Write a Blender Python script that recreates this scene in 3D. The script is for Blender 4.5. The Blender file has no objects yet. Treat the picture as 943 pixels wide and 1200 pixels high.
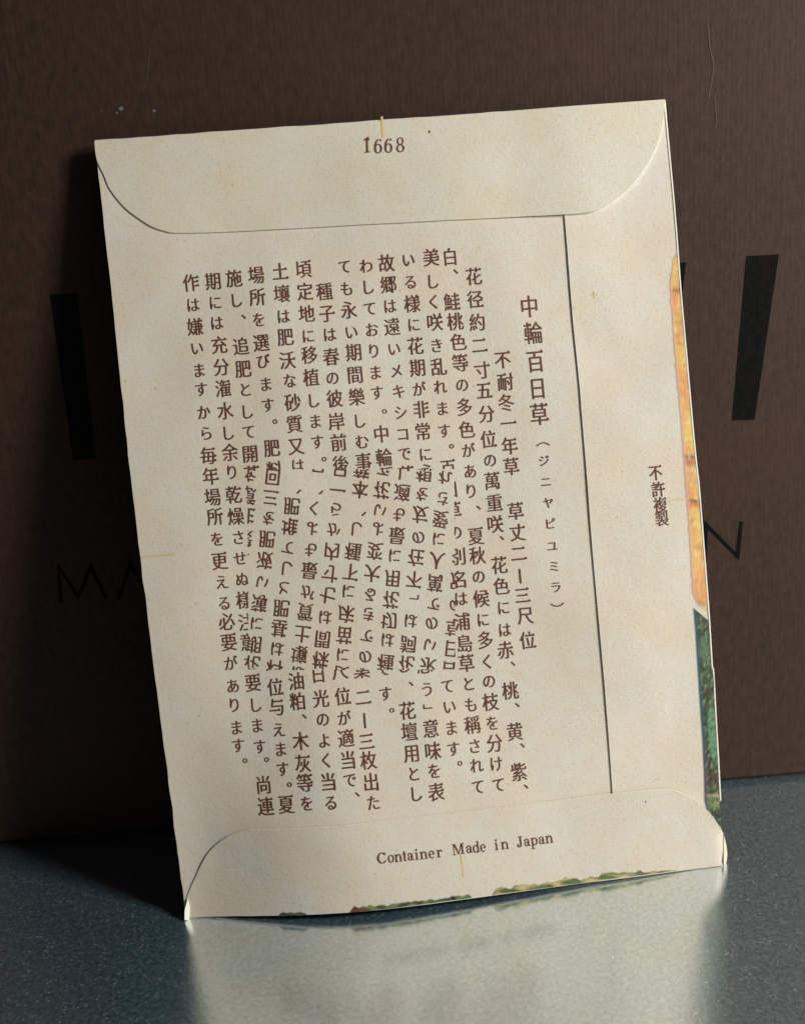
import bpy, bmesh, math, random
from mathutils import Vector, Matrix, noise
from mathutils.geometry import delaunay_2d_cdt, interpolate_bezier

random.seed(7)
S = bpy.context.scene
COL = S.collection
CM = 0.01

# ------------------------------------------------------------------ camera, world, lamps, exposure
PITCH, YAW, ROLL = 0.26592, -0.02076, -0.08434
F_PX, PW, PH = 1199.103, 943.0, 1200.0
CAM_CM = Vector((4.28395, -16.35866, 11.8184))
CAM_ROT = Matrix.Rotation(YAW, 3, 'Z') @ Matrix.Rotation(math.pi / 2 - PITCH, 3, 'X') @ Matrix.Rotation(ROLL, 3, 'Z')
cd = bpy.data.cameras.new('camera')
cam = bpy.data.objects.new('camera', cd)
COL.objects.link(cam)
cam.matrix_world = Matrix.Translation(CAM_CM * CM) @ CAM_ROT.to_4x4()
cd.sensor_fit = 'VERTICAL'
cd.sensor_height = 24.0
cd.lens = 24.0 * F_PX / PH
cd.clip_start = 0.005
cd.clip_end = 20.0
cd.dof.use_dof = True
cd.dof.focus_distance = 0.178
cd.dof.aperture_fstop = 15.0
S.camera = cam

world = bpy.data.worlds.new('World')
S.world = world
world.use_nodes = True
bg = world.node_tree.nodes['Background']
bg.inputs['Color'].default_value = (0.62, 0.80, 1.0, 1)
bg.inputs['Strength'].default_value = 0.025


def area(name, loc, target, sx, sy, power, color):
    ld = bpy.data.lights.new(name, 'AREA')
    ld.shape = 'RECTANGLE'
    ld.size, ld.size_y = sx, sy
    ld.energy = power
    ld.color = color
    o = bpy.data.objects.new(name, ld)
    COL.objects.link(o)
    o.location = loc
    o.rotation_euler = (Vector(target) - Vector(loc)).to_track_quat('-Z', 'Y').to_euler()
    return o


# a window to the right and a little in front, fairly low
area('window_light', (0.410, -0.195, 0.255), (0.045, 0.01, 0.06), 0.085, 0.15, 2.75, (1.0, 0.972, 0.925))

S.view_settings.view_transform = 'Standard'
S.view_settings.look = 'None'
S.view_settings.exposure = 0
S.view_settings.gamma = 1
S.view_settings.use_curve_mapping = False

# ------------------------------------------------------------------ the packet's plane
PYAW, LEAN = 0.02069, 0.19183
U = Vector((math.cos(PYAW), math.sin(PYAW), 0))
BK = Vector((-math.sin(PYAW), math.cos(PYAW), 0))
V = BK * math.sin(LEAN) + Vector((0, 0, 1)) * math.cos(LEAN)
N = U.cross(V)


def pl(px, py):
    """a measured point of the photograph -> centimetres on the packet's plane"""
    d = CAM_ROT @ Vector(((px - PW / 2) / F_PX, -(py - PH / 2) / F_PX, -1))
    t = -(CAM_CM.dot(N)) / d.dot(N)
    p = CAM_CM + d * t
    return p.dot(U), p.dot(V)


def on_wall(px, py, yw):
    d = CAM_ROT @ Vector(((px - PW / 2) / F_PX, -(py - PH / 2) / F_PX, -1))
    t = (yw - CAM_CM.y) / d.y
    return CAM_CM + d * t


def lerp_tab(tab, x):
    if x <= tab[0][0]:
        return tab[0][1]
    for (a, b), (c, d) in zip(tab, tab[1:]):
        if x <= c:
            k = (x - a) / (c - a)
            return b + (d - b) * k
    return tab[-1][1]


def smooth(a, b, x):
    k = min(1, max(0, (x - a) / (b - a)))
    return k * k * (3 - 2 * k)


LIFT = [(-1, 0), (0.3, 0), (1.2, .07), (2.2, .14), (3.0, .17), (3.8, .17), (5.2, .135), (6.7, .09), (8.4, .035), (9.8, 0), (12, 0)]


def surf(u, v, h):
    """packet coordinates (cm) -> local position in metres: the slightly bowed, rippled paper"""
    z = lerp_tab(LIFT, u) * .5 + lerp_tab(LIFT, u - .35) * .25 + lerp_tab(LIFT, u + .35) * .25
    z *= math.exp(-(max(v, 0) / 3.2) ** 2)
    r = noise.noise(Vector((u * .33, v * .28, 1.7))) * .07 + noise.noise(Vector((u * .9, v * .7, 5.1))) * .026
    r += noise.noise(Vector((u * 2.4, v * 2.1, 9.3))) * .005
    e = min(smooth(0, 1.5, v), smooth(0, 1.2, 14 - v) * .8 + .2)
    p = U * u + V * v + N * (h + r * e + .02) + Vector((0, -3.1, 1)) * z
    return p * CM


# ------------------------------------------------------------------ materials
def nodes(name):
    m = bpy.data.materials.new(name)
    m.use_nodes = True
    nt = m.node_tree
    b = nt.nodes['Principled BSDF']
    return m, nt, b


def N_(nt, t, **kw):
    n = nt.nodes.new(t)
    for k, v in kw.items():
        setattr(n, k, v)
    return n


def noise_n(nt, co, scale, detail=2, rough=.5):
    n = N_(nt, 'ShaderNodeTexNoise')
    n.inputs['Scale'].default_value = scale
    n.inputs['Detail'].default_value = detail
    n.inputs['Roughness'].default_value = rough
    nt.links.new(co, n.inputs['Vector'])
    return n.outputs['Fac']


def ramp(nt, fac, stops):
    r = N_(nt, 'ShaderNodeValToRGB')
    while len(r.color_ramp.elements) < len(stops):
        r.color_ramp.elements.new(.5)
    for e, (p, c) in zip(r.color_ramp.elements, stops):
        e.position = p
        e.color = (c, c, c, 1) if isinstance(c, (int, float)) else (*c, 1)
    nt.links.new(fac, r.inputs['Fac'])
    return r.outputs['Color']


def mix(nt, fac, a, b, mode='MIX'):
    n = N_(nt, 'ShaderNodeMix', data_type='RGBA', blend_type=mode)
    for sock, val in ((n.inputs[0], fac), (n.inputs[6], a), (n.inputs[7], b)):
        if isinstance(val, bpy.types.NodeSocket):
            nt.links.new(val, sock)
        elif isinstance(val, (int, float)):
            sock.default_value = val
        else:
            sock.default_value = (*val, 1)
    return n.outputs[2]


def bump(nt, b, height, strength, dist):
    n = N_(nt, 'ShaderNodeBump')
    n.inputs['Strength'].default_value = strength
    n.inputs['Distance'].default_value = dist
    nt.links.new(height, n.inputs['Height'])
    nt.links.new(n.outputs[0], b.inputs['Normal'])


def paper_material(name, tint):
    m, nt, b = nodes(name)
    uv = N_(nt, 'ShaderNodeUVMap', uv_map='cm').outputs['UV']
    big = noise_n(nt, uv, .75, 3, .55)
    col = mix(nt, ramp(nt, big, [(.38, 0), (.62, 1)]), tuple(c * k for c, k in zip(tint, (1.0, .94, .87))), tuple(c * k for c, k in zip(tint, (.965, .99, 1.0))))
    mid = noise_n(nt, uv, 3.2, 3, .6)
    col = mix(nt, ramp(nt, mid, [(.42, 0), (.75, .5)]), col, tuple(c * k for c, k in zip(tint, (.96, .885, .78))))
    # halftone rosette of the offset printing: faint yellow and pink dots
    vo = N_(nt, 'ShaderNodeTexVoronoi')
    vo.inputs['Scale'].default_value = 17.5
    vo.inputs['Randomness'].default_value = .38
    nt.links.new(uv, vo.inputs['Vector'])
    dens = ramp(nt, noise_n(nt, uv, 1.1, 2, .5), [(.3, .22), (.7, .85)])
    dots = ramp(nt, vo.outputs['Distance'], [(.16, .8), (.46, 0)])
    col = mix(nt, mix(nt, 1.0, dots, dens, 'MULTIPLY'), col, tuple(c * k for c, k in zip(tint, (.92, .80, .50))))
    vo2 = N_(nt, 'ShaderNodeTexVoronoi')
    vo2.inputs['Scale'].default_value = 11.3
    vo2.inputs['Randomness'].default_value = .8
    mp = N_(nt, 'ShaderNodeMapping')
    mp.inputs['Rotation'].default_value = (0, 0, .6)
    mp.inputs['Location'].default_value = (3.3, 1.7, 0)
    nt.links.new(uv, mp.inputs['Vector'])
    nt.links.new(mp.outputs[0], vo2.inputs['Vector'])
    dots2 = ramp(nt, vo2.outputs['Distance'], [(.12, .38), (.36, 0)])
    col = mix(nt, dots2, col, tuple(c * k for c, k in zip(tint, (.90, .66, .58))))
    sp = N_(nt, 'ShaderNodeTexVoronoi')
    sp.inputs['Scale'].default_value = 1.6
    nt.links.new(uv, sp.inputs['Vector'])
    col = mix(nt, ramp(nt, sp.outputs['Distance'], [(.03, .5), (.05, 0)]), col, (.42, .30, .16))
    nt.links.new(col, b.inputs['Base Color'])
    b.inputs['Roughness'].default_value = .62
    b.inputs['Specular IOR Level'].default_value = .35
    h = mix(nt, .5, noise_n(nt, uv, 3, 4, .6), noise_n(nt, uv, 16, 3, .55))
    bump(nt, b, h, .22, .0004)
    return m


TINT = (.665, .620, .545)
M_PAPER = paper_material('cream_paper', TINT)
M_FLAP = paper_material('cream_paper_flap', (.650, .620, .530))
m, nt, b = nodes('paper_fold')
b.inputs['Base Color'].default_value = (.86, .82, .70, 1)  # paler than the sheets; on flap edges and corner it paints a highlight
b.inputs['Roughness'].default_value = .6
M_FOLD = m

m, nt, b = nodes('brown_ink')
uv = N_(nt, 'ShaderNodeUVMap', uv_map='cm').outputs['UV']
c = mix(nt, ramp(nt, noise_n(nt, uv, 9, 3, .6), [(.35, 0), (.7, 1)]), (.085, .026, .015), (.160, .060, .036))
nt.links.new(c, b.inputs['Base Color'])
b.inputs['Roughness'].default_value = .55
M_INK = m

m, nt, b = nodes('yellow_ink')
b.inputs['Base Color'].default_value = (.64, .50, .20, 1)
b.inputs['Roughness'].default_value = .6
M_YEL = m

m, nt, b = nodes('colour_print')
at = N_(nt, 'ShaderNodeAttribute', attribute_name='print')
nt.links.new(at.outputs['Color'], b.inputs['Base Color'])
nt.links.new(at.outputs['Alpha'], b.inputs['Alpha'])
b.inputs['Roughness'].default_value = .5
M_PRINT = m

m, nt, b = nodes('violet_front_print')
b.inputs['Base Color'].default_value = (.075, .045, .16, 1)
b.inputs['Roughness'].default_value = .45
M_FRONT = m

m, nt, b = nodes('brown_book_cloth')
tc = N_(nt, 'ShaderNodeTexCoord').outputs['Object']
w1 = N_(nt, 'ShaderNodeTexWave', bands_direction='X')
w1.inputs['Scale'].default_value = 330
w1.inputs['Distortion'].default_value = 3.5
w2 = N_(nt, 'ShaderNodeTexWave', bands_direction='Z')
w2.inputs['Scale'].default_value = 330
w2.inputs['Distortion'].default_value = 3.5
for w in (w1, w2):
    w.inputs['Detail'].default_value = 2
    w.inputs['Detail Scale'].default_value = 2.5
    nt.links.new(tc, w.inputs['Vector'])
weave = mix(nt, .5, w1.outputs['Color'], w2.outputs['Color'])
mpx = N_(nt, 'ShaderNodeMapping')
mpx.inputs['Scale'].default_value = (1.6, 1, .8)
nt.links.new(tc, mpx.inputs['Vector'])
fib = noise_n(nt, mpx.outputs[0], 500, 4, .7)
col = mix(nt, ramp(nt, fib, [(.3, 0), (.72, 1)]), (.019, .0078, .0040), (.055, .0285, .0165))
col = mix(nt, ramp(nt, noise_n(nt, tc, 38, 3, .6), [(.35, 0), (.7, .5)]), col, (.052, .020, .010))
col = mix(nt, mix(nt, 1.0, weave, (.13, .13, .13), 'MULTIPLY'), col, (.024, .012, .008))
nt.links.new(col, b.inputs['Base Color'])
b.inputs['Roughness'].default_value = .7
b.inputs['Specular IOR Level'].default_value = .3
bump(nt, b, mix(nt, .65, weave, fib), .3, .00018)
M_CLOTH = m

m, nt, b = nodes('black_lettering')
tc = N_(nt, 'ShaderNodeTexCoord').outputs['Object']
col = mix(nt, ramp(nt, noise_n(nt, tc, 700, 4, .7), [(.4, 0), (.8, 1)]), (.0025, .0025, .0025), (.010, .009, .008))
nt.links.new(col, b.inputs['Base Color'])
b.inputs['Roughness'].default_value = .8
b.inputs['Specular IOR Level'].default_value = .08
M_BLACK = m

m, nt, b = nodes('pale_scuff')
b.inputs['Base Color'].default_value = (.13, .135, .13, 1)
b.inputs['Roughness'].default_value = .8
M_SCUFF = m
m, nt, b = nodes('worn_cloth_crease_shade')
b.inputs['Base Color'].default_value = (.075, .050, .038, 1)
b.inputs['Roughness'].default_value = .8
M_WORN_SHADE = m

# metal table top: clear mirror lobe that blurs with distance, plus a broad bluish lobe, speckled
m = bpy.data.materials.new('speckled_metal')
m.use_nodes = True
nt = m.node_tree
nt.nodes.clear()
out = N_(nt, 'ShaderNodeOutputMaterial')
tc = N_(nt, 'ShaderNodeTexCoord').outputs['Object']
fine = noise_n(nt, tc, 1300, 5, .85)
speck = N_(nt, 'ShaderNodeTexVoronoi')
speck.inputs['Scale'].default_value = 1500
nt.links.new(tc, speck.inputs['Vector'])
spd = mix(nt, 1.0, ramp(nt, speck.outputs['Distance'], [(.10, .6), (.34, 0)]), ramp(nt, noise_n(nt, tc, 420, 2, .5), [(.42, 0), (.62, 1)]), 'MULTIPLY')
mott = noise_n(nt, tc, 260, 4, .65)
bp = N_(nt, 'ShaderNodeBump')
bp.inputs['Strength'].default_value = .22
bp.inputs['Distance'].default_value = .00012
nt.links.new(mix(nt, .5, fine, mott), bp.inputs['Height'])
g1 = N_(nt, 'ShaderNodeBsdfGlossy')
g1.inputs['Roughness'].default_value = .17
nt.links.new(mix(nt, ramp(nt, fine, [(.35, 0), (.7, 1)]), (.68, .71, .69), (.96, .97, .95)), g1.inputs['Color'])
nt.links.new(bp.outputs[0], g1.inputs['Normal'])
g2 = N_(nt, 'ShaderNodeBsdfGlossy')
g2.inputs['Roughness'].default_value = .52
c2 = mix(nt, ramp(nt, fine, [(.38, 0), (.66, 1)]), (.10, .20, .27), (.42, .60, .68))
nt.links.new(c2, g2.inputs['Color'])
nt.links.new(bp.outputs[0], g2.inputs['Normal'])
mx = N_(nt, 'ShaderNodeMixShader')
mx.inputs[0].default_value = .17
nt.links.new(g1.outputs[0], mx.inputs[1])
nt.links.new(g2.outputs[0], mx.inputs[2])
df = N_(nt, 'ShaderNodeBsdfDiffuse')
dc = mix(nt, ramp(nt, fine, [(.36, 0), (.68, 1)]), (.003, .011, .016), (.052, .086, .101))
dc = mix(nt, spd, dc, (.24, .28, .29))
nt.links.new(dc, df.inputs['Color'])
ad = N_(nt, 'ShaderNodeAddShader')
nt.links.new(mx.outputs[0], ad.inputs[0])
nt.links.new(df.outputs[0], ad.inputs[1])
nt.links.new(ad.outputs[0], out.inputs['Surface'])
M_METAL = m


# ------------------------------------------------------------------ mesh helpers
def link(name, me, mat, parent=None, label=None):
    o = bpy.data.objects.new(name, me)
    COL.objects.link(o)
    if mat and not me.materials:
        me.materials.append(mat)
    if parent:
        o.parent = parent
    if label:
        o['label'] = label
    return o


def mesh_uv(name, vs3, faces, uvs):
    me = bpy.data.meshes.new(name)
    me.from_pydata(vs3, [], faces)
    lay = me.uv_layers.new(name='cm')
    li = [0] * len(me.loops)
    me.loops.foreach_get('vertex_index', li)
    buf = []
    for i in li:
        buf += [uvs[i][0], uvs[i][1]]
    lay.data.foreach_set('uv', buf)
    return me


def inside(pt, poly):
    x, y = pt
    c = False
    j = len(poly) - 1
    for i in range(len(poly)):
        xi, yi = poly[i]
        xj, yj = poly[j]
        if (yi > y) != (yj > y) and x < (xj - xi) * (y - yi) / (yj - yi) + xi:
            c = not c
        j = i
    return c


def dense(poly, step):
    out = []
    for (a, b), (c, d) in zip(poly, poly[1:] + poly[:1]):
        n = max(1, int(math.hypot(c - a, d - b) / step))
        for k in range(n):
            out.append((a + (c - a) * k / n, b + (d - b) * k / n))
    return out


def catmull(pts, n=6):
    out = []
    for i in range(len(pts) - 1):
        p0 = pts[max(i - 1, 0)]
        p1, p2 = pts[i], pts[i + 1]
        p3 = pts[min(i + 2, len(pts) - 1)]
        for k in range(n):
            t = k / n
            out.append(tuple(.5 * (2 * p1[a] + (p2[a] - p0[a]) * t + (2 * p0[a] - 5 * p1[a] + 4 * p2[a] - p3[a]) * t * t
                                   + (3 * p1[a] - p0[a] - 3 * p2[a] + p3[a]) * t ** 3) for a in (0, 1)))
    out.append(pts[-1])
    return out


def area2(poly):
    return sum(a[0] * b[1] - b[0] * a[1] for a, b in zip(poly, poly[1:] + poly[:1]))


def sheet(name, outline, hi, lo, mat, parent, step=.16, label=None, lit_cut_edge=False):
    """a sheet of paper with this outline (cm) whose faces lie at hi(u,v) and lo(u,v)"""
    if area2(outline) < 0:
        outline = outline[::-1]
    ring = dense(outline, step)
    n = len(ring)
    pts = [Vector(p) for p in ring]
    us = [p[0] for p in ring]
    vs = [p[1] for p in ring]
    y = min(vs) + step * .5
    ringset = pts[:]
    while y < max(vs):
        x = min(us) + step * .5
        while x < max(us):
            if inside((x, y), ring):
                pts.append(Vector((x, y)))
            x += step
        y += step
    edges = [(i, (i + 1) % n) for i in range(n)]
    vv, ee, ff, vo, eo, fo = delaunay_2d_cdt(pts, edges, [], 1, 1e-5)
    m_ = len(vv)
    v3 = [surf(p.x, p.y, hi(p.x, p.y)) for p in vv] + [surf(p.x, p.y, lo(p.x, p.y)) for p in vv]
    uvs = [(p.x, p.y) for p in vv] * 2
    faces = [tuple(f) for f in ff] + [tuple(i + m_ for i in reversed(f)) for f in ff]
    cnt = {}
    for f in ff:
        for a, b_ in zip(f, list(f[1:]) + [f[0]]):
            cnt[(a, b_)] = 1
    for (a, b_) in list(cnt):
        if (b_, a) not in cnt:
            faces.append((b_, a, a + m_, b_ + m_))
    me = mesh_uv(name, v3, faces, uvs)
    sm = [len(p.vertices) == 3 for p in me.polygons]
    me.polygons.foreach_set('use_smooth', sm)
    me.materials.append(mat)
    if lit_cut_edge:
        me.materials.append(M_FOLD)  # paler sides put the edge highlight into the colour
        for p in me.polygons:
            if len(p.vertices) == 4:
                p.material_index = 1
    # keep the cut edges crisp
    bm = bmesh.new()
    bm.from_mesh(me)
    for e in bm.edges:
        if len(e.link_faces) == 2 and any(len(f.verts) == 4 for f in e.link_faces):
            e.smooth = False
    bm.to_mesh(me)
    bm.free()
    return link(name, me, mat, parent, label)


# ------------------------------------------------------------------ table and box behind
def box_mesh(name, x0, x1, y0, y1, z0, z1, bev=0.0):
    bm = bmesh.new()
    bmesh.ops.create_cube(bm, size=1)
    for v in bm.verts:
        v.co = Vector(((x0 + x1) / 2 + v.co.x * (x1 - x0), (y0 + y1) / 2 + v.co.y * (y1 - y0), (z0 + z1) / 2 + v.co.z * (z1 - z0))) * CM
    if bev:
        bmesh.ops.bevel(bm, geom=bm.edges[:], offset=bev * CM, segments=3, affect='EDGES')
    me = bpy.data.meshes.new(name)
    bm.to_mesh(me)
    bm.free()
    return me


TILT = 0.0098   # the table falls a hair to the right
tab = link('table_top', box_mesh('table_top', -45, 55, -40, 30, -2.5, 0), M_METAL)
tab.location = (0, 0, .0004)
tab.rotation_euler = (0, TILT, 0)
tab['kind'] = 'structure'

YW = 2.95
boxr = bpy.data.objects.new('cloth_covered_box', None)
COL.objects.link(boxr)
boxr.location = (5 * CM, YW * CM, 0)
boxr['label'] = 'dark brown cloth covered box with black lettering standing behind the paper packet'
boxr['category'] = 'box'
bme = box_mesh('cover', -13, 14, 0, 7, -.01, 23, .12)
bo = link('cover', bme, M_CLOTH, boxr)
bo.rotation_euler = (0, TILT, 0)


def flat_on_box(name, poly, mat, off=.006, label=None):
    """a printed shape on the front face of the box"""
    pts = []
    for px, py in poly:
        p = on_wall(px, py, YW)
        pts.append((p.x - 5, -off, p.z))
    me = bpy.data.meshes.new(name)
    vv, ee, ff, _, _, _ = delaunay_2d_cdt([Vector((p[0], p[2])) for p in pts], [(i, (i + 1) % len(pts)) for i in range(len(pts))], [], 1, 1e-5)
    me.from_pydata([(p.x * CM, -off * CM, p.y * CM) for p in vv], [], [tuple(f) for f in ff])
    return link(name, me, mat, boxr, label)


flat_on_box('printed_letter', [(59, 345), (91, 344), (113, 537), (86, 539)], M_BLACK, label='broad black upright bar of a large letter')
flat_on_box('printed_letter', [(770, 310), (803.5, 307.5), (789, 420), (760, 420)], M_BLACK, label='broad black bar half hidden by the packet')
flat_on_box('printed_letter', [(874, 300), (912, 298), (883.5, 492), (857, 492.5)], M_BLACK, label='broad black slanting bar of a large letter')


def pen(pts, w):
    """outline of a stroke of even width through the points"""
    L, R = [], []
    for i, p in enumerate(pts):
        a = Vector(pts[max(i - 1, 0)])
        c_ = Vector(pts[min(i + 1, len(pts) - 1)])
        p = Vector(p)
        d1 = (p - a).normalized() if i > 0 else (c_ - p).normalized()
        d2 = (c_ - p).normalized() if i < len(pts) - 1 else d1
        t = (d1 + d2).normalized()
        nn = Vector((-t.y, t.x))
        k = min(2.6, 1 / max(.2, nn.dot(Vector((-d1.y, d1.x)))))
        L.append(p + nn * w / 2 * k)
        R.append(p - nn * w / 2 * k)
    return [tuple(q) for q in L + R[::-1]]


flat_on_box('printed_letter', pen([(824.5, 657), (827, 615), (863.5, 652), (868, 611)], 4.6), M_BLACK, label='thin black letter N')
flat_on_box('printed_letter', pen([(72, 706), (69, 664), (92, 700), (107, 664), (125, 701)], 4.2), M_BLACK, label='thin black letter M')
flat_on_box('printed_letter', pen([(139, 702), (153, 661), (175, 697)], 4.2), M_BLACK, label='thin black letter A')
for poly in ([(139.5, 126), (143, 124.5), (145.5, 127), (143, 130), (140, 129)], [(179, 129), (182, 128), (183, 131), (180, 132)],
             [(136, 131), (139, 132), (138, 134), (136, 133)], [(118, 170 - 40), (119, 129), (120, 131)]):
    flat_on_box('scuff_mark', poly, M_SCUFF, .008)
flat_on_box('scratch_mark', pen([(175.5, 58), (174.5, 75), (172, 96)], .9), M_WORN_SHADE, .007)
flat_on_box('scratch_mark', pen([(829, 30), (831, 55), (836, 78), (833, 96), (829.5, 116)], 1.6), M_WORN_SHADE, .007)
flat_on_box('scratch_mark', pen([(836, 110), (839, 140), (837, 150)], 1.2), M_WORN_SHADE, .0072)

# ------------------------------------------------------------------ the seed packet
packet = bpy.data.objects.new('seed_packet', None)
COL.objects.link(packet)
packet['label'] = 'cream paper seed packet seen from the back, columns of brown Japanese print, leaning upright'
packet['category'] = 'seed packet'


def P(pts):
    return [pl(*p) for p in pts]


LEFT = [(111, 165), (114, 186), (121, 245), (126.5, 300), (132, 352), (141, 440), (152, 545), (157, 582), (165, 656), (174, 722), (180.4, 780),
        (193, 880), (203, 958), (216.5, 1060), (219, 1075.5)]
RIGHT = [(843.5, 1012), (844.5, 985), (843.6, 970), (841.8, 937), (838, 863), (834.4, 788), (833, 783), (831, 753), (828, 705), (818.6, 584.5),
         (812.4, 529), (802.5, 419), (791, 278), (783.5, 190.6), (777, 118)]
bottom_edge = [(219, 1075.5), (500, 1048), (843.5, 1012)]


def rough_edge(pts, amp=.006, f=3.0, seed=0.0):
    out = []
    for u, v in pts:
        out.append((u + noise.noise(Vector((u * f, v * f, seed))) * amp, v + noise.noise(Vector((u * f, v * f, seed + 7))) * amp))
    return out


body_out = rough_edge(dense(P(LEFT + [(500, 1047)] + RIGHT + [(600, 130.5), (440, 142), (270, 154)]), .15), .018, 2.6)
PT = .014


def h_body(u, v):
    return 0.0


def u_seam(v):
    return lerp_tab(SEAM_UV, v)


SEAM_PX = [(660, 249), (662.7, 280), (671, 379), (678.5, 456), (687.7, 573.5), (698.7, 713), (706.8, 804.7), (715.2, 930)]
SEAM_UV = sorted([(pl(*p)[1], pl(*p)[0]) for p in SEAM_PX])


def h_side(u, v):
    d = max(0, u - u_seam(v))
    return .016 + .015 * math.exp(-d / .35) * (.8 + .35 * noise.noise(Vector((v * .8, 3, 1))))


def h_flap_top(u, v):
    return max(.021, .018 + .045 * smooth(6.9, 8.4, u))+ .012 * smooth(13.3, 12.2, v)


VB = pl(500, 1000)[1]


def h_flap_bot(u, v):
    h = .022 + .045 * smooth(7.0, 8.6, u) + .010 * smooth(.6, 1.6, v)
    if u > 10.03:
        h -= (u - 10.03) * .9
    if u < .25:
        h -= (.25 - u) * .05
    return h


back = sheet('back_panel', body_out, h_body, lambda u, v: -.03, M_PAPER, packet, .2)


def h_front(u, v):
    a = max(0, min(u, 10 - u)) / 5
    c_ = max(0, min(v, 14 - v)) / 7
    return -.032 - .32 * (1 - (1 - min(1, a)) ** 2) * min(1, c_ * 1.6) * (1 - .3 * v / 14)


front_out = P([(110.5, 163.6), (126, 300), (151.5, 545), (179.8, 780), (218.5, 1075.5), (500, 1048), (843.5, 1012.3), (841.8, 937), (829, 705),
               (813, 529), (792, 278), (777.3, 116.6), (440, 140.4)])
sheet('front_panel', front_out, h_front, lambda u, v: h_front(u, v) - PT, M_FRONT, packet, .3, label='dark violet printed front of the packet')

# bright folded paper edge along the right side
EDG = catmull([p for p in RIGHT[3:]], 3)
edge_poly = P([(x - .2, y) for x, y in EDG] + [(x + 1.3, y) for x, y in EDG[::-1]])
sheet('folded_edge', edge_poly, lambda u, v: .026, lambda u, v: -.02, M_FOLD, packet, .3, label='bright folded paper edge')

# side flap: the right hand strip glued over the body
side_poly = P([(x, y) for x, y in SEAM_PX] + [(843.0, 1005), (842.2, 970), (840.6, 937), (836.8, 863), (833.2, 788), (831.8, 783), (829.8, 753), (826.8, 705),
               (817.4, 584.5), (811.2, 529), (801.3, 419), (789.8, 278), (782.3, 190.6), (775.8, 121)])
side = sheet('side_flap', side_poly, h_side, lambda u, v: .003, M_PAPER, packet, .16)

TOPC = catmull([(111.6, 167), (114.5, 188), (123, 206), (130.3, 223), (146.4, 242.8), (164.5, 256.9), (178.7, 266), (194.8, 271.4), (211, 273.4),
                (280, 271.2), (377, 266.2), (470, 261.7), (560, 257.3), (640, 253.2), (680.7, 250.8), (705.7, 244), (730.8, 225.7), (750.9, 203),
                (766, 175.5), (773.5, 150.5), (776.8, 125), (776.6, 118.2)], 5)
top_poly = rough_edge(P(TOPC + [(600, 130.8), (440, 142.4), (270, 154.4)]), .004, 3)
top = sheet('top_flap', top_poly, h_flap_top, lambda u, v: .004 + .02 * smooth(6.6, 7.4, u), M_FLAP, packet, .18, lit_cut_edge=True)

BOTC = catmull([(219.5, 1074), (218.6, 1055), (223, 1042), (230.6, 1025), (239, 1007.7), (246.8, 996), (258, 985), (271.6, 976), (287, 970.5),
                (302, 967.5), (359.4, 962.2), (450, 953.8), (545, 944.6), (640, 935.2), (714.7, 926.8), (768.3, 922.4), (784.7, 923.3), (798.7, 928),
                (812.7, 936), (826.7, 948), (838.3, 963), (846.5, 977), (851, 991), (852.3, 1002.7), (850, 1011), (844, 1012.3)], 5)
bot_poly = P(BOTC + [(500, 1048)])
bot = sheet('bottom_flap', bot_poly, h_flap_bot, lambda u, v: h_flap_bot(u, v) - PT * (1.2 + 1.1 * smooth(7, 8.6, u)), M_PAPER, packet, .16, lit_cut_edge=True)
sheet('folded_corner', P([(220.8, 1052), (217.6, 1064), (217.6, 1075), (222.5, 1076), (223.4, 1062)]),
      lambda u, v: .075 - (u - .05) * .5, lambda u, v: .02, M_FOLD, packet, .05, label='small folded corner, coloured paler as if catching the light')  # same cream paper; light falling on the fold is painted in as white

# ------------------------------------------------------------------ lettering
GL = {}


def outlines(ch):
    """outline polygons of one glyph, broadened sideways and thinned in the horizontals like an old book face"""
    cu = bpy.data.curves.new('glyph_source', 'FONT')
    cu.body = ch
    o = bpy.data.objects.new('glyph_source', cu)
    COL.objects.link(o)
    dg = bpy.context.evaluated_depsgraph_get()
    cv = o.evaluated_get(dg).to_curve(dg)
    loops = []
    for sp in cv.splines:
        bp_ = sp.bezier_points
        n = len(bp_)
        pts = []
        for i in range(n):
            a, c_ = bp_[i], bp_[(i + 1) % n]
            straight = (a.handle_right - a.co).cross(c_.co - a.co).length < 1e-6 and (c_.handle_left - c_.co).cross(c_.co - a.co).length < 1e-6
            seg = [a.co, c_.co] if straight else interpolate_bezier(a.co, a.handle_right, c_.handle_left, c_.co, 5)
            for q in seg[:-1]:
                if not pts or (Vector((q.x, q.y)) - pts[-1]).length > 1e-5:
                    pts.append(Vector((q.x, q.y)))
        if len(pts) > 2:
            loops.append(pts)
    bpy.data.objects.remove(o)
    bpy.data.curves.remove(cu)
    return loops


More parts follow.
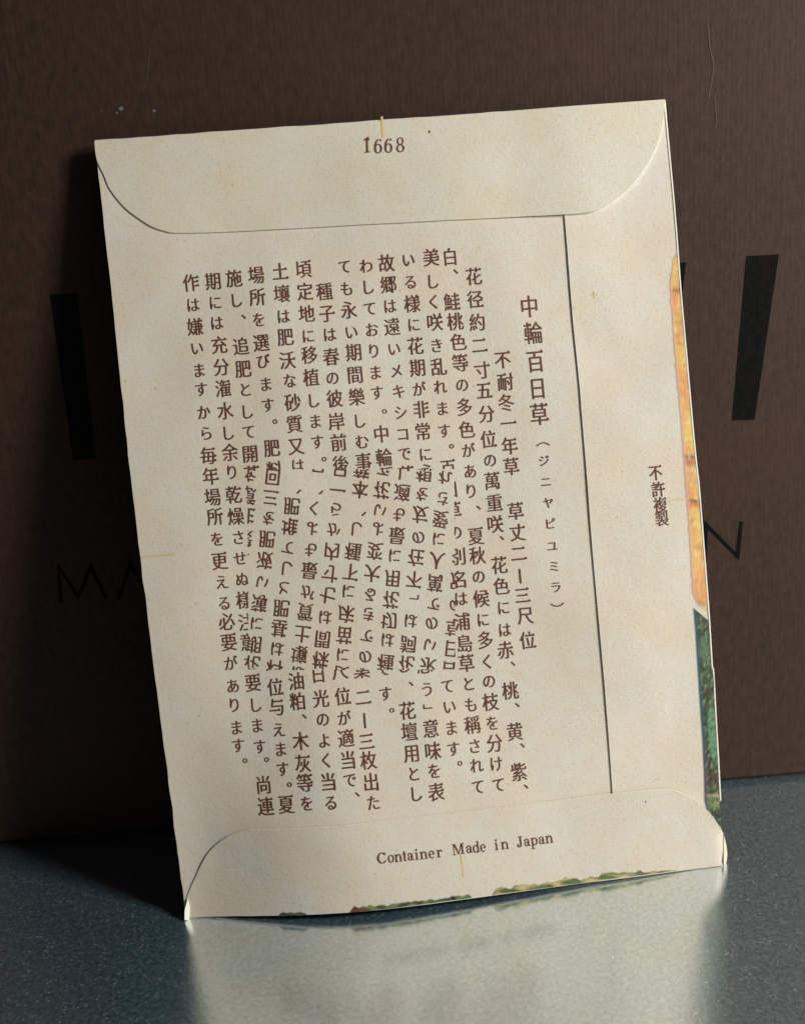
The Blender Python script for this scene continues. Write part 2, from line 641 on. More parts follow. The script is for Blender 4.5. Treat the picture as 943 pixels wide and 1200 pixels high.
def glyph(ch):
    if ch in GL:
        return GL[ch]
    loops = outlines(ch)
    cu = bpy.data.curves.new('glyph_fill', 'CURVE')
    cu.dimensions = '2D'
    cu.fill_mode = 'BOTH'
    for pts in loops:
        sp = cu.splines.new('POLY')
        sp.points.add(len(pts) - 1)
        for q, s_ in zip(pts, sp.points):
            s_.co = (q.x, q.y, 0, 1)
        sp.use_cyclic_u = True
    o = bpy.data.objects.new('glyph_fill', cu)
    COL.objects.link(o)
    dg = bpy.context.evaluated_depsgraph_get()
    me = bpy.data.meshes.new_from_object(o.evaluated_get(dg))
    vs = [(v.co.x, v.co.y) for v in me.vertices]
    fs = [tuple(p.vertices) for p in me.polygons]
    bpy.data.meshes.remove(me)
    bpy.data.objects.remove(o)
    bpy.data.curves.remove(cu)
    if ord(ch) >= 0x4e00:
        for pts in loops:
            n = len(pts)
            for i in range(n):
                p, q, a, z = pts[i], pts[(i + 1) % n], pts[i - 1], pts[(i + 2) % n]
                if abs(p.x - q.x) < .012 and .04 < abs(p.y - q.y) < .10 and p.x - a.x > .10 and q.x - z.x > .10 and abs(a.y - p.y) < .03 and abs(z.y - q.y) < .03:
                    x, y = max(p.x, q.x), max(p.y, q.y)
                    b_ = len(vs)
                    vs += [(x - .125, y + .0005), (x + .004, y + .0005), (x - .045, y + .062)]
                    fs.append((b_, b_ + 1, b_ + 2))
    GL[ch] = (vs, fs)
    return GL[ch]


ref = outlines('国')
rx = [p.x for l in ref for p in l]
ry = [p.y for l in ref for p in l]
CX0, CY0 = (min(rx) + max(rx)) / 2, (min(ry) + max(ry)) / 2
EMK = .92 / (max(ry) - min(ry))
KANA = set('のはにをでとてもいしすまがかられるりよくさおわあうえけたきななこせぬびやむき') | set('メキシコジニヤピユミラ')
EV_CACHE = {}


def axes(x, y):
    """pixel directions of the packet's own right and down at a spot"""
    u, v = pl(x, y)

    def back_px(u, v):
        p = U * u + V * v - CAM_CM
        q = CAM_ROT.transposed() @ p
        return Vector((PW / 2 + F_PX * q.x / -q.z, PH / 2 - F_PX * q.y / -q.z))
    c_ = back_px(u, v)
    return (back_px(u + .1, v) - c_).normalized(), (back_px(u, v - .1) - c_).normalized()


def place(ch, x, y, ex, ey, V2, F2, rot=0, dx=0, dy=0, centre=False, down=None):
    vs, fs = glyph(ch)
    if not vs:
        return
    eu, ed = axes(x, y)
    if down is not None:
        ed = down
    base = len(V2)
    cx, cy = CX0, CY0
    if centre:
        cx = (min(p[0] for p in vs) + max(p[0] for p in vs)) / 2
        cy = (min(p[1] for p in vs) + max(p[1] for p in vs)) / 2
    for gx, gy in vs:
        a, b_ = (gx - cx) * EMK, -(gy - cy) * EMK
        if rot:
            a, b_ = -b_, a
        q = Vector((x + dx, y + dy)) + eu * (a * ex) + ed * (b_ * ey)
        V2.append((q.x, q.y))
    for f in fs:
        F2.append(tuple(i + base for i in f))


def bar(x, y, w, l, V2, F2, down):
    eu = Vector((-down.y, down.x)) * -1
    base = len(V2)
    for a, b_ in ((-w / 2, -l / 2), (w / 2, -l / 2), (w / 2, l / 2), (-w / 2, l / 2)):
        q = Vector((x, y)) + eu * a + down * b_
        V2.append((q.x, q.y))
    F2.append((base, base + 1, base + 2, base + 3))


PATCH = (291.0, 549.5, 532.8, 784.0)   # this part of the print is turned upside down on the packet


def cut(bm, co, no, keep_pos):
    bmesh.ops.bisect_plane(bm, geom=bm.verts[:] + bm.edges[:] + bm.faces[:], dist=1e-4, plane_co=co, plane_no=no,
                           clear_inner=keep_pos, clear_outer=not keep_pos)


def to_bm(V2, F2):
    bm = bmesh.new()
    vs = [bm.verts.new((x, y, 0)) for x, y in V2]
    for f in F2:
        try:
            bm.faces.new([vs[i] for i in f])
        except ValueError:
            pass
    return bm


def grab(bm, V3, F3, fn=lambda x, y: (x, y)):
    base = len(V3)
    idx = {}
    for v in bm.verts:
        idx[v] = base + len(idx)
        V3.append(fn(v.co.x, v.co.y))
    for f in bm.faces:
        F3.append(tuple(idx[v] for v in f.verts))
    bm.free()


def flipped(V2, F2):
    x0, y0, x1, y1 = PATCH
    V3, F3 = [], []
    xs = [p[0] for p in V2]
    if max(xs) < x0 or min(xs) > x1:
        return V2, F2
    # outside pieces
    for planes in ([((0, y0, 0), (0, 1, 0), False)], [((0, y1, 0), (0, 1, 0), True)],
                   [((0, y0, 0), (0, 1, 0), True), ((0, y1, 0), (0, 1, 0), False), ((x0, 0, 0), (1, 0, 0), False)],
                   [((0, y0, 0), (0, 1, 0), True), ((0, y1, 0), (0, 1, 0), False), ((x1, 0, 0), (1, 0, 0), True)]):
        bm = to_bm(V2, F2)
        for co, no, kp in planes:
            cut(bm, co, no, kp)
        grab(bm, V3, F3)
    bm = to_bm(V2, F2)
    for co, no, kp in (((0, y0, 0), (0, 1, 0), True), ((0, y1, 0), (0, 1, 0), False), ((x0, 0, 0), (1, 0, 0), True), ((x1, 0, 0), (1, 0, 0), False)):
        cut(bm, co, no, kp)
    grab(bm, V3, F3, lambda x, y: (x, y0 + y1 - y))
    return V3, F3


SPREAD = (-.36, .36, 0)


def ink(name, V2, F2, hfun, mat, parent, off=.004, label=None):
    uv_ = [pl(x, y) for x, y in V2]
    offs = off if isinstance(off, list) else [off] * len(uv_)
    v3 = [surf(u, v, hfun(u, v) + k) for (u, v), k in zip(uv_, offs)]
    # face normals towards the viewer
    fs = []
    for f in F2:
        a, b_, c_ = (uv_[i] for i in f[:3])
        s_ = (b_[0] - a[0]) * (c_[1] - a[1]) - (b_[1] - a[1]) * (c_[0] - a[0])
        fs.append(f if s_ > 0 else tuple(reversed(f)))
    return link(name, mesh_uv(name, v3, fs, uv_), mat, parent, label)


def column(text, ys, xa, em=(18.7, 21.0), name='text_column', host=None, hf=h_body, kana=.83, kk=None, patch=True, label=None):
    """text: glyphs; ys: their heights; xa: [(y, x), ...] where the column runs"""
    V2, F2 = [], []
    assert len(text) == len(ys), (text, len(text), len(ys))
    for ch, y in zip(text, ys):
        if ch == '　':
            continue
        x = lerp_tab(xa, y)
        d = Vector((lerp_tab(xa, y + 60) - lerp_tab(xa, y - 60), 1))
        yy = min(max(y, xa[0][0] + 60), xa[-1][0] - 60)
        d = Vector(((lerp_tab(xa, yy + 60) - lerp_tab(xa, yy - 60)) / 120, 1)).normalized() if xa[-1][0] - xa[0][0] > 130 else Vector((.095, 1)).normalized()
        ex, ey = em
        jx, jy = random.uniform(-.5, .5), random.uniform(-.4, .4)
        if ch in '、':
            place(ch, x, y, ex * .86, ey * .86, V2, F2, dx=6.2 + jx, dy=-5.5, centre=True, down=d)
        elif ch in '。':
            place(ch, x, y, ex * .86, ey * .80, V2, F2, dx=6.0 + jx, dy=-1.0, centre=True, down=d)
        elif ch in '「」（）':
            place(ch, x, y, ex * .8, ey * .8, V2, F2, rot=1, dx=(2 if ch == '「' else -1 if ch == '」' else 0), centre=True, down=d)
        elif ch == '―':
            bar(x, y, 1.7, 17, V2, F2, d)
        elif ch in KANA:
            k = kana * (1.0 if ch not in 'しくり' else 1.04)
            place(ch, x + jx * .5, y + jy, ex * k, ey * k, V2, F2, down=d)
        elif ch in '一二三':
            place(ch, x, y, ex * .98, ey * .95, V2, F2, down=d)
        else:
            place(ch, x + jx * .5, y + jy, ex * (.94 if ch in '日白百回' else 1), ey, V2, F2, down=d)
    if patch:
        V2, F2 = flipped(V2, F2)
    # ink spread: the same glyphs struck three times a hair apart, each on its own level
    VV, FF, OFF = [], [], []
    for k, dx in enumerate(SPREAD):
        FF += [tuple(i + len(VV) for i in f) for f in F2]
        VV += [(x + dx, y + .04 * k) for x, y in V2]
        OFF += [.004 + .0009 * k] * len(V2)
    return ink(name, VV, FF, hf, M_INK, host or back, label=label, off=OFF)


def lin(y0, y1, n):
    return [y0 + (y1 - y0) * i / (n - 1) for i in range(n)]


A_X = [(300, 616), (360, 620), (391, 624.5), (425, 627), (457, 630), (486, 632)]
column('中輪百日草', [360, 391, 424, 455.5, 486], A_X, em=(21.5, 26.5), name='title_text', patch=False, label='larger title characters')
column('（ジニヤピユミラ）', [520.5, 540, 565, 589, 614, 640.5, 664, 688.5, 708.5], [(500, 634.5), (540, 637), (589, 642), (640, 646.5), (688, 651), (720, 653)],
       em=(19, 20), kana=.68, patch=False)
column('不耐冬一年草　草丈二―三尺位', [422, 448, 472.6, 496.5, 523, 547, 573, 599.5, 624, 649, 675, 698, 722, 750.5],
       [(422, 589), (448, 592), (472, 593), (497, 596), (523, 597), (547, 599), (600, 604), (624, 606), (675, 609), (722, 615), (750, 618)], patch=False)
column('花径約二寸五分位の萬重咲、花色には赤、桃、黄、紫、',
       [324.5, 351, 378, 405, 434, 458, 485, 515, 539.5, 563.6, 590, 614.5, 636, 663, 687, 712.5, 738, 762, 783, 809, 831, 856, 877, 902, 923.5],
       [(324, 555), (378, 559), (434, 565), (485, 570), (540, 574.5), (590, 579), (615, 580), (663, 585), (712, 590), (762, 592), (809, 597), (856, 602), (923, 608)],
       patch=False)
column('白、鮭桃色等の多色があり、夏秋の候に多くの枝を分けて',
       [302, 324, 354, 377, 401, 426, 451, 477, 504, 528, 553, 576, 600.5, 629, 651.5, 675.6, 702, 726.5, 750.5, 775, 798, 822.5, 846.5, 869.5, 892, 916],
       [(302, 527), (354, 529.5), (401, 537), (451, 541.4), (504, 547), (553, 551), (576, 552), (629, 558), (676, 561), (726, 566), (798, 572.5), (846, 576), (916, 582)],
       patch=False)
column('美しく咲き乱れます。百日草の別名は浦島草とも稱されて',
       [303, 330, 354, 378, 405, 430, 454, 478.5, 505, 524, 549, 574, 599, 624, 652.6, 679, 702, 729, 754.5, 777, 801, 825, 848, 872, 894, 917.5],
       [(303, 505), (378, 509.5), (430, 514), (505, 520.5), (549, 525.5), (599, 531.5), (652, 536.5), (702, 539.6), (729, 541.6), (777, 546), (825, 551), (872, 554.7), (917, 558.5)])
column('いる様に花期が非常に永いので萬人に愛されています。',
       [305, 331, 356, 381, 406, 431, 456, 480, 506, 533, 554, 578, 603, 626, 651, 677, 702, 725, 749.5, 774, 803, 827, 851.5, 875, 892],
       [(305, 478.5), (406, 487), (506, 495.6), (554, 501), (626, 508), (702, 514), (774, 521.5), (803, 524), (851, 528), (892, 532)])
column('故郷は遠いメキシコで花詞は「不在の友を想う」意味を表',
       [309, 334, 359, 383, 409, 435, 459, 483.5, 509, 532, 556, 579.5, 606, 634, 655, 680, 704, 731, 755, 779, 806.5, 826, 852, 876.5, 899, 923],
       [(309, 453), (359, 457), (409, 462), (459, 467), (509, 472), (556, 476), (606, 481), (655, 485), (704, 490), (755, 495), (806, 500), (852, 504), (923, 510)])
column('わしております。中輪種は切花用に最も適し、花壇用とし',
       [312, 337, 362, 387, 412, 437, 460.7, 483, 508.5, 536, 558, 584, 607, 631, 656, 682, 706, 731, 757, 779, 805.5, 831, 855, 879.5, 902, 925],
       [(312, 429), (387, 435.8), (460, 442), (508, 447), (558, 452), (607, 456), (656, 460), (706, 465), (757, 471), (805, 475), (855, 479.5), (925, 486.5)])
column('ても永い期間樂しむ事ので きる大変よい花です。'.replace(' ', ''),
       [313, 339, 364, 390, 413.6, 440, 466, 494, 518, 541.5, 565, 593 - 4, 614, 637, 662, 688, 714, 736, 760, 783, 812, 831.5],
       [(313, 404), (364, 409), (413, 414.5), (466, 418), (518, 424), (565, 428), (614, 432), (662, 436), (714, 443), (760, 447.5), (812, 452), (832, 453.5)])
column('種子は春の彼岸前後に苗床に下種し、本葉二―三枚出た',
       [342, 368, 392.5, 418.7, 443, 467.5, 494, 519, 544.5, 567, 590, 615, 641, 664, 688, 714, 737, 760, 784, 816, 842, 866, 887, 911, 934],
       [(342, 380), (392, 386.5), (443, 390), (494, 394.5), (544, 399.7), (590, 404), (641, 408.5), (688, 414), (737, 420), (784, 424), (842, 427.5), (887, 432), (934, 438)])
column('頃定地に移植します。株間は七寸内から一尺位が適当で、',
       [315.6, 342, 368, 394, 417, 443, 469.6, 494, 518, 539, 561, 585, 611, 637, 662, 688, 713, 737, 760, 785, 815, 839.6, 862.5, 887, 909, 930],
       [(315, 355.7), (368, 359.5), (417, 363), (469, 367.5), (518, 372), (561, 376), (611, 381), (662, 387), (713, 391), (760, 396), (815, 402), (862, 406), (909, 411), (930, 413)])
column('土壤は肥沃な砂質又は壤土質が最もよく、日光のよく当る',
       [319, 345, 371.6, 395.8, 422.5, 446.7, 472, 497.6, 523, 546, 568, 592, 617, 640, 665, 690, 714.5, 738.5, 762, 789, 817, 841, 864.5, 887, 911, 934],
       [(319, 328.5), (371, 332.5), (422, 337), (472, 343.5), (523, 347.6), (568, 351.5), (617, 358), (665, 363), (714, 366.5), (762, 370.5), (817, 377), (864, 381), (934, 389)])
column('場所を選びます。肥料は基肥としてし堆肥、油粕、木灰等を'.replace('てし', 'て'),
       [323, 349, 375, 402, 424, 451, 474.7, 495, 525, 551, 574, 598, 621, 645, 668, 692, 717, 741, 763, 797.6, 821, 843, 866, 890.5, 913, 936],
       [(323, 300.5), (375, 304), (424, 309), (474, 314.5), (525, 319), (574, 325), (621, 330), (668, 335.5), (717, 340), (763, 344), (797, 348), (866, 353.6), (936, 361.7)])
column('施し、追肥として開花期に薄い液肥を二三回位与えます。夏'.replace('二三', '三'),
       [327, 352.5, 377, 406.5, 432.7, 457, 483, 506.5, 532, 556, 579, 603, 627, 652, 677, 702, 727, 751, 775, 805, 828, 853.6, 875.7, 898, 916, 937.6],
       [(327, 274.6), (406, 282.7), (457, 288), (532, 293.6), (579, 298), (627, 304), (677, 310.5), (727, 315.5), (775, 320), (828, 325.5), (875, 330), (937, 337.8)])
column('期には充分潅水し余り乾燥させぬ樣注意を要します。尚連',
       [329.6, 355, 379, 404.7, 431, 455.6, 482, 508, 530.5, 553.4, 580, 605.6, 630, 655, 679, 703.6, 729, 753, 777, 800.5, 825.6, 849.8, 874, 889, 917, 941],
       [(329, 250), (379, 254.7), (431, 260), (482, 264.4), (530, 270), (580, 274), (630, 279.5), (679, 284), (729, 289), (777, 294), (800, 297), (850, 302.5), (889, 307.5), (941, 313.6)])
column('作は嫌いますから毎年場所を更える必要があります。',
       [332, 357.6, 383, 408.5, 434, 457, 483.6, 507.7, 534, 558.5, 582.7, 606, 632, 657.8, 682.7, 707, 729, 753, 777, 804, 826, 852, 873, 891],
       [(332, 224), (383, 229), (434, 234), (483, 239.4), (534, 244.5), (582, 249.6), (632, 255), (682, 260.5), (729, 266), (777, 271), (826, 275.5), (891, 282)],
       patch=False)
column('不許複製', [554, 574, 592, 608], [(480, 760), (554, 767), (574, 770), (592, 773), (608, 774.5), (640, 777)], em=(15.5, 18.5), name='rights_notice', host=side,
       hf=h_side, patch=False)


# Latin print: a small serif face drawn from stems, bowls and serifs (x-height 1, cap height 1.42)
def ring(cx, cy, rx, ry, wx, wy, a0=0, a1=360, n=26):
    """a bowl: thick at the sides (wx), thin above and below (wy)"""
    out, inn = [], []
    for i in range(n + 1):
        t = math.radians(a0 + (a1 - a0) * i / n)
        out.append((cx + rx * math.cos(t), cy + ry * math.sin(t)))
        inn.append((cx + (rx - wx) * math.cos(t), cy + (ry - wy) * math.sin(t)))
    return [[out[i], out[i + 1], inn[i + 1], inn[i]] for i in range(n)]


def rc(x0, y0, x1, y1):
    return [[(x0, y0), (x1, y0), (x1, y1), (x0, y1)]]


def disc(cx, cy, r):
    return [[(cx + r * math.cos(i * math.pi / 5), cy + r * math.sin(i * math.pi / 5)) for i in range(10)]]


T, HW = .25, .10


def n_shape(x):
    return (rc(x, 0, x + T, 1) + rc(x - .13, .0, x + T + .12, HW) + [[(x - .14, .9), (x, .86), (x, 1.0), (x - .14, .97)]]
            + ring(x + .5, .58, .40, .44, T, .14, 0, 150) + rc(x + .65, 0, x + .9, .6) + rc(x + .53, 0, x + 1.03, HW))


LAT = {
    'C': (1.25, ring(.66, .71, .62, .74, .29, .12, 38, 322) + rc(1.02, 1.02, 1.12, 1.42) + rc(1.06, .25, 1.13, .42)),
    'o': (1.0, ring(.5, .5, .46, .53, .24, .10)),
    'n': (1.12, n_shape(.15)),
    't': (.62, rc(.17, .12, .41, 1.3) + rc(.0, .9, .62, 1.0) + ring(.42, .18, .25, .2, .2, .1, 180, 320, 8)),
    'a': (.95, ring(.40, .30, .36, .32, .22, .10) + rc(.58, .0, .82, .72) + ring(.44, .68, .38, .34, .23, .11, 0, 165) + rc(.72, 0, .98, .11) + disc(.15, .76, .12)),
    'i': (.52, rc(.14, 0, .38, 1) + rc(.0, 0, .52, HW) + [[(-.01, .9), (.14, .86), (.14, 1.0), (-.01, .97)]] + disc(.26, 1.32, .15)),
    'e': (.95, ring(.48, .5, .45, .53, .24, .10, 2, 318) + rc(.2, .46, .9, .56)),
    'r': (.80, rc(.14, 0, .38, 1) + rc(.0, 0, .56, HW) + [[(-.01, .9), (.14, .86), (.14, 1.0), (-.01, .97)]] + ring(.56, .62, .3, .38, .16, .12, 60, 165, 10) + disc(.66, .84, .14)),
    'M': (1.75, rc(.18, 0, .28, 1.42) + rc(0, 0, .5, .1) + rc(0, 1.32, .4, 1.42) + [[(.18, 1.42), (.48, 1.42), (.98, .0), (.80, .0)]]
          + [[(.80, .0), (.90, .0), (1.42, 1.42), (1.28, 1.42)]] + rc(1.28, 0, 1.55, 1.42) + rc(1.12, 0, 1.73, .1) + rc(1.30, 1.32, 1.73, 1.42)),
    'd': (1.08, ring(.46, .5, .43, .53, .24, .10, 30, 330) + rc(.70, 0, .94, 1.5) + rc(.58, 1.42, .75, 1.5) + rc(.9, 0, 1.08, .1)),
    'J': (.95, rc(.45, .25, .71, 1.42) + rc(.25, 1.32, .93, 1.42) + ring(.36, .27, .35, .32, .26, .13, 180, 360, 12) + disc(.16, .30, .14)),
    'p': (1.08, rc(.15, -.45, .39, 1) + rc(.0, -.48, .54, -.38) + [[(0, .9), (.15, .86), (.15, 1.0), (0, .97)]] + ring(.60, .5, .43, .53, .24, .10, -150, 150)),
    '1': (.72, rc(.27, 0, .50, 1.42) + rc(.05, 0, .72, .09) + [[(.0, 1.12), (.27, 1.22), (.27, 1.42), (.05, 1.24)]] + [[(.50, 1.22), (.72, 1.14), (.68, 1.26), (.50, 1.42)]]),
    '6': (1.0, ring(.48, .45, .45, .47, .22, .09) + ring(.72, .58, .69, .86, .22, .10, 108, 200, 12) + disc(.76, 1.24, .11)),
    '8': (.95, ring(.48, .38, .44, .40, .20, .10) + ring(.48, 1.08, .37, .36, .17, .09)),
}


def latin(seq, scale, host, hf, name, up):
    """seq: (char, left x, baseline y, width)"""
    V2, F2 = [], []
    for ch, x, y, wpx in seq:
        w, polys = LAT[ch]
        kx = wpx / w
        eu, ed = axes(x, y)
        for poly in polys:
            base = len(V2)
            for a, b_ in poly:
                q = Vector((x, y)) + eu * (a * kx) + up * (b_ * scale)
                V2.append((q.x, q.y))
            F2.append(tuple(range(base, base + len(poly))))
    # join overlapping pieces at slightly different heights so none share a plane
    uv_ = [pl(x, y) for x, y in V2]
    v3 = []
    lev = {}
    for k, f in enumerate(F2):
        for i in f:
            lev[i] = k % 7
    v3 = [surf(u, v, hf(u, v) + .004 + lev[i] * .0003) for i, (u, v) in enumerate(uv_)]
    fs = []
    for f in F2:
        a2 = area2([uv_[i] for i in f])
        fs.append(f if a2 > 0 else tuple(reversed(f)))
    return link(name, mesh_uv(name, v3, fs, uv_), M_INK, host)


upv = Vector((-.115, -1)).normalized()
upn = Vector((-.03, -1)).normalized()
latin([('1', 426.3, 180.2, 7.4), ('6', 438.2, 181.2, 10.4), ('6', 450.2, 180.6, 10.4), ('8', 463.8, 180.0, 10.4)], 12.2, top, h_flap_top, 'printed_number', upn)
z0, k0 = (420, 950), 3.772
words = [('C', 84, 193, 43), ('o', 130, 189, 29), ('n', 159, 187, 33), ('t', 194, 184, 19), ('a', 215, 182, 27), ('i', 248, 180, 15), ('n', 268, 178, 33), ('e', 306, 175, 27),
         ('r', 340, 172, 26), ('M', 409, 163, 54), ('a', 468, 157, 28), ('d', 497, 156, 31), ('e', 529, 153, 26), ('i', 594, 147, 14), ('n', 620, 145, 33), ('J', 690, 137, 28),
         ('a', 721, 134, 27), ('p', 750, 131, 33), ('a', 785, 127, 28), ('n', 815, 124, 33)]
latin([(c_, z0[0] + x / k0, z0[1] + y / k0, w / k0) for c_, x, y, w in words], 8.6, bot, h_flap_bot, 'printed_words', upv)

# yellow register lines and small printer's specks


def mark(pts, w, host, hf, name='register_mark', mat=M_YEL, off=.0035):
    poly = pen(pts, w)
    n = len(pts)
    F2 = [(i, i + 1, 2 * n - 2 - i, 2 * n - 1 - i) for i in range(n - 1)]
    return ink(name, poly, F2, hf, mat, host, off=off)


mark([(447.3, 137.5), (447.8, 150), (448.6, 162)], 2.6, top, h_flap_top)
mark([(166.5, 652.8), (180, 651.4), (206, 649.6)], 1.3, back, h_body)
mark([(766, 588.5), (780, 586.8), (805, 584)], 1.1, side, h_side)
mark([(537.5, 992), (539, 1004), (540.5, 1019)], 1.6, bot, h_flap_bot)
mark([(691.5, 346), (699.5, 345)], 1.8, side, h_side)
mark([(695.2, 341.5), (695.8, 349.5)], 1.8, side, h_side, off=.0045)


def blot(x, y, r, host, hf, mat=M_INK, name='ink_speck'):
    pts = [(x + r * (1 + .3 * random.uniform(-1, 1)) * math.cos(a * .785), y + r * (1 + .3 * random.uniform(-1, 1)) * math.sin(a * .785)) for a in range(8)]
    ink(name, pts, [tuple(range(8))], hf, mat, host, off=.0035)


blot(502.6, 155.5, 1.5, top, h_flap_top)
blot(431.5, 162.5, 1.1, top, h_flap_top)
blot(753, 936, 1.0, bot, h_flap_bot)
blot(431, 516, 1.3, back, h_body)
blot(274, 217, 1.8, top, h_flap_top, M_YEL)
blot(148, 447, 1.5, back, h_body, M_YEL)
for _ in range(16):
    blot(random.uniform(170, 640), random.uniform(290, 930), random.uniform(.35, .6), back, h_body)


# colour print of the front picture that wraps onto the back
def hexc(r, g, b_):
    return tuple((.86 * (c / 255) / 12.92 if c / 255 < .04045 else .86 * ((c / 255 + .055) / 1.055) ** 2.4) for c in (r, g, b_))


def mixc(a, b_, k):
    k = max(0, min(1, k))
    return tuple(x + (y - x) * k for x, y in zip(a, b_))


PAP = tuple(c * k for c, k in zip(TINT, (.97, .87, .78)))


def colour_grid(name, rows, cols, pos, colf, host, hf, off=.0033, label=None):
    """a printed patch: grid of points pos(i,j) in photo measure, coloured by colf"""
    V2, C2 = [], []
    for i in range(rows + 1):
        for j in range(cols + 1):
            V2.append(pos(i / rows, j / cols))
            C2.append(colf(i / rows, j / cols, *V2[-1]))
    F2 = []
    for i in range(rows):
        for j in range(cols):
            a = i * (cols + 1) + j
            F2.append((a, a + 1, a + cols + 2, a + cols + 1))
    o = ink(name, V2, F2, hf, M_PRINT, host, off=off, label=label)
    at_ = o.data.color_attributes.new('print', 'FLOAT_COLOR', 'POINT')
    for i, c_ in enumerate(C2):
        at_.data[i].color = c_
    return o


RX = sorted((y, x) for x, y in RIGHT)
BL_ = [(296, 791), (304, 788.6), (318, 786), (330, 784), (352, 784.5), (372, 786.5), (395, 787.5), (430, 790), (463, 793), (500, 796.5), (537, 799), (575, 802), (610, 805),
       (650, 807.3), (690, 809), (712, 816)]
YEL, ORA, PINK, DRK, RED = hexc(238, 200, 112), hexc(236, 168, 108), hexc(225, 165, 155), hexc(130, 95, 75), hexc(222, 110, 85)


def yel_pos(t, s):
    y = 296 + (713 - 296) * t
    xl = lerp_tab(BL_, y) - 1.2 + 1.2 * noise.noise(Vector((y * .12, 0, 0)))
    xr = lerp_tab(RX, y) - .3
    if y > 690:
        xr = min(xr, 834)
    x = xl + (xr - xl) * s
    if t > .93:
        y += (x - xl) * .45 * (t - .93) / .07
    return x, y


def yel_col(t, s, x, y):
    c_ = mixc(YEL, ORA, .5 + 1.1 * noise.noise(Vector((x * .10, y * .03, 2))))
    c_ = mixc(c_, DRK, .3 * max(0, noise.noise(Vector((x * .08, y * .16, 8))) - .12) * 2)
    for yy, w, cc, k in ((345, 5, RED, .5), (352, 8, ORA, .8), (341, 2.5, DRK, .6), (461, 9, RED, .55), (455, 14, ORA, .6), (535, 2.0, DRK, .95), (541, 5, hexc(150, 70, 80), .55),
                         (586.5, 2.2, hexc(80, 50, 40), .9), (590.5, 3.2, RED, .8), (620, 2.2, ORA, .7), (632, 2, ORA, .4), (640, 1.5, DRK, .2), (683, 9, RED, .6), (700, 9, RED, .55), (378, 1.5, DRK, .3),
                         (555, 8, PINK, .4), (690, 20, ORA, .7)):
        c_ = mixc(c_, cc, k * math.exp(-((y - yy - (x - 800) * .05) / w) ** 2))
    c_ = mixc(c_, hexc(250, 232, 170), .55 * max(0, noise.noise(Vector((x * .25, y * .11, 21)))) * 1.6)
    c_ = mixc(c_, hexc(205, 140, 70), .5 * max(0, noise.noise(Vector((x * .5, y * .35, 31)))))
    c_ = mixc(mixc(PAP, PINK, .55), c_, smooth(.08, .36, s))
    return (*c_, smooth(0, .2, s) * (1 - smooth(.965, 1, t)) * smooth(0, .02, t))


colour_grid('flower_print', 240, 14, yel_pos, yel_col, side, h_side, label='yellow and orange flower print along the edge')
GL_ = [(711, 811.5), (740, 814), (772, 816), (815, 818.6), (863, 821.6), (900, 823), (937, 824), (948, 826.5)]
GRN, DGR, BLU, BRN, LGR = hexc(75, 98, 66), hexc(50, 54, 42), hexc(52, 92, 112), hexc(84, 68, 54), hexc(104, 150, 112)


def grn_pos(t, s):
    xr = lerp_tab(RX, 712 + 240 * t) - .4
    y0 = 711 + 16 * s
    y = y0 + (968 - y0) * t
    xl = lerp_tab(GL_, y) - 1.5
    xr = lerp_tab(RX, y) - .5
    return xl + (xr - xl) * s, y


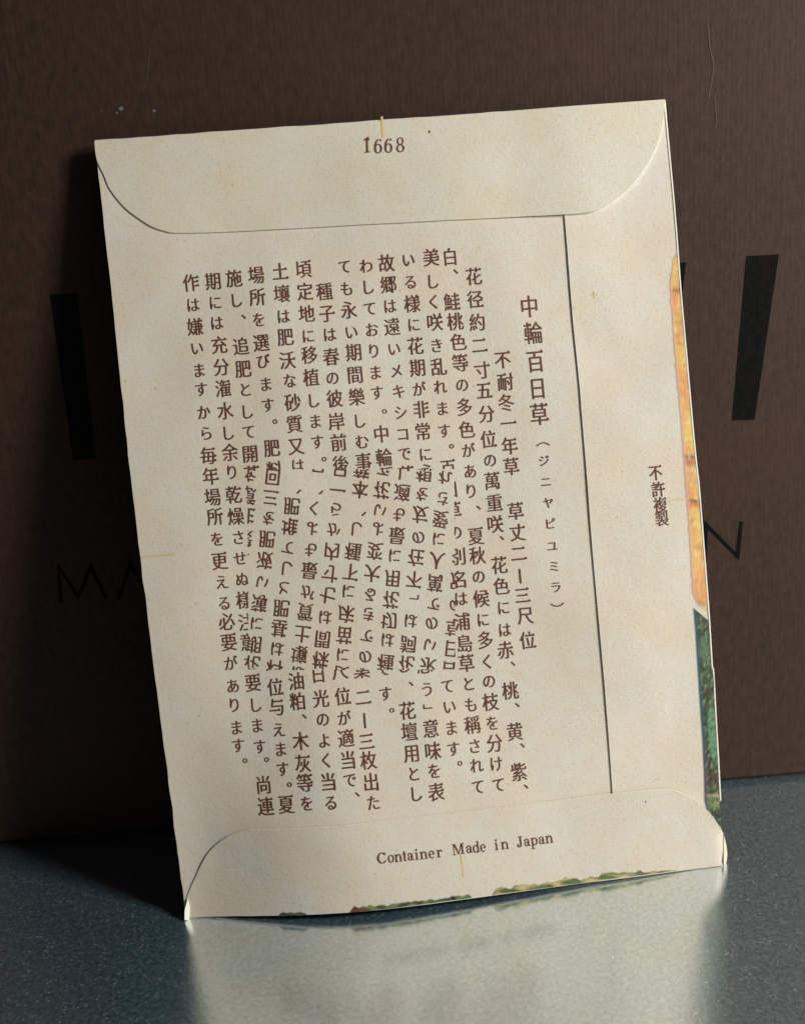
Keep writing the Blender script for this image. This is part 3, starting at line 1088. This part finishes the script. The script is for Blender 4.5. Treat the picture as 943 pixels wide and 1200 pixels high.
def grn_col(t, s, x, y):
    c_ = mixc(DGR, GRN, .5 + 1.3 * noise.noise(Vector((x * .16, y * .05, 4))))
    c_ = mixc(c_, BRN, .8 * max(0, noise.noise(Vector((x * .12, y * .09, 14)))) * 2)
    e = ((s - .78) / .34) ** 2 + ((y - 858) / 34) ** 2
    c_ = mixc(c_, LGR, smooth(1.15, .6, e))
    e = ((s - .6) / .4) ** 2 + ((y - 762) / 20) ** 2
    c_ = mixc(c_, hexc(98, 128, 92), smooth(1.2, .2, e) * .8)
    c_ = mixc(c_, BRN, .85 * math.exp(-((y - 912) / 13) ** 2))
    c_ = mixc(c_, hexc(205, 190, 150), .8 * math.exp(-((y - 931) / 2.2) ** 2))
    c_ = mixc(c_, hexc(150, 170, 110), .8 * math.exp(-((y - 941) / 6) ** 2))
    c_ = mixc(c_, hexc(52, 44, 40), smooth(.25, .05, abs(s - .42)) * .35 * smooth(800, 850, y))
    c_ = mixc(c_, hexc(140, 165, 120), .9 * max(0, noise.noise(Vector((x * .35 + y * .1, y * .16, 41))) - .05) * 1.6)
    c_ = mixc(c_, hexc(30, 34, 28), .8 * max(0, noise.noise(Vector((x * .4 - y * .08, y * .2, 51))) - .05) * 1.6)
    c_ = mixc(mixc(BLU, hexc(90, 80, 110), smooth(840, 900, y)), c_, smooth(.14, .30, s))
    return (*c_, smooth(0, .14, s))


colour_grid('leaf_print', 180, 14, grn_pos, grn_col, side, h_side, label='dark green leaf print along the edge')


def bottom_print(x0, x1, hpx, kind, seed):
    def pos(t, s):
        x = x0 + (x1 - x0) * t
        yb = 1075.5 + (1012.2 - 1075.5) * (x - 219) / (843.5 - 219) - .8 + (.9 if 300 < x < 700 else 0)
        prof = (.45 + .9 * abs(noise.noise(Vector((x * .035, seed, 0)))) + .35 * noise.noise(Vector((x * .16, seed, 3))))
        endf = min(1, (x - x0) / 6 + .1, (x1 - x) / (4 if kind == 0 else 60) + .05)
        hh = hpx * max(.12, prof) * endf
        return x - .1 * hh * s, yb - hh * s

    def colf(t, s, x, y):
        if kind == 0:
            c_ = mixc(hexc(58, 78, 46), hexc(126, 146, 88), .5 + 1.4 * noise.noise(Vector((x * .09, y * .25, seed))))
            c_ = mixc(c_, hexc(46, 46, 36), 1.5 * max(0, noise.noise(Vector((x * .15, y * .3, seed + 4)))))
            if t < .14:
                c_ = mixc(c_, hexc(120, 60, 45), .7)
        else:
            c_ = mixc(hexc(206, 190, 130), hexc(96, 122, 62), .45 + 1.6 * noise.noise(Vector((x * .05, y * .2, seed))) + .35 * (1 - s))
            c_ = mixc(c_, hexc(78, 44, 34), 2.2 * max(0, noise.noise(Vector((x * .09, y * .3, seed + 9))) - .1) * (1.2 - s))
        return (*c_, 1 - smooth(.55, 1, s))
    colour_grid('leaf_print', 6, int((x1 - x0) / 1.5), lambda t, s: pos(s, t), lambda t, s, x, y: colf(s, t, x, y), bot, h_flap_bot,
                label='green leaf print along the bottom fold')


bottom_print(329, 363, 8, 0, 1.3)
bottom_print(411, 550.5, 9.5, 0, 2.9)
bottom_print(574, 790, 11.5, 1, 5.2)

mark([(846.2, 977), (846.0, 995), (845.2, 1012)], 1.3, bot, h_flap_bot, 'crease_shade', M_WORN_SHADE)  # shade in the flap's crease, painted as a dark line
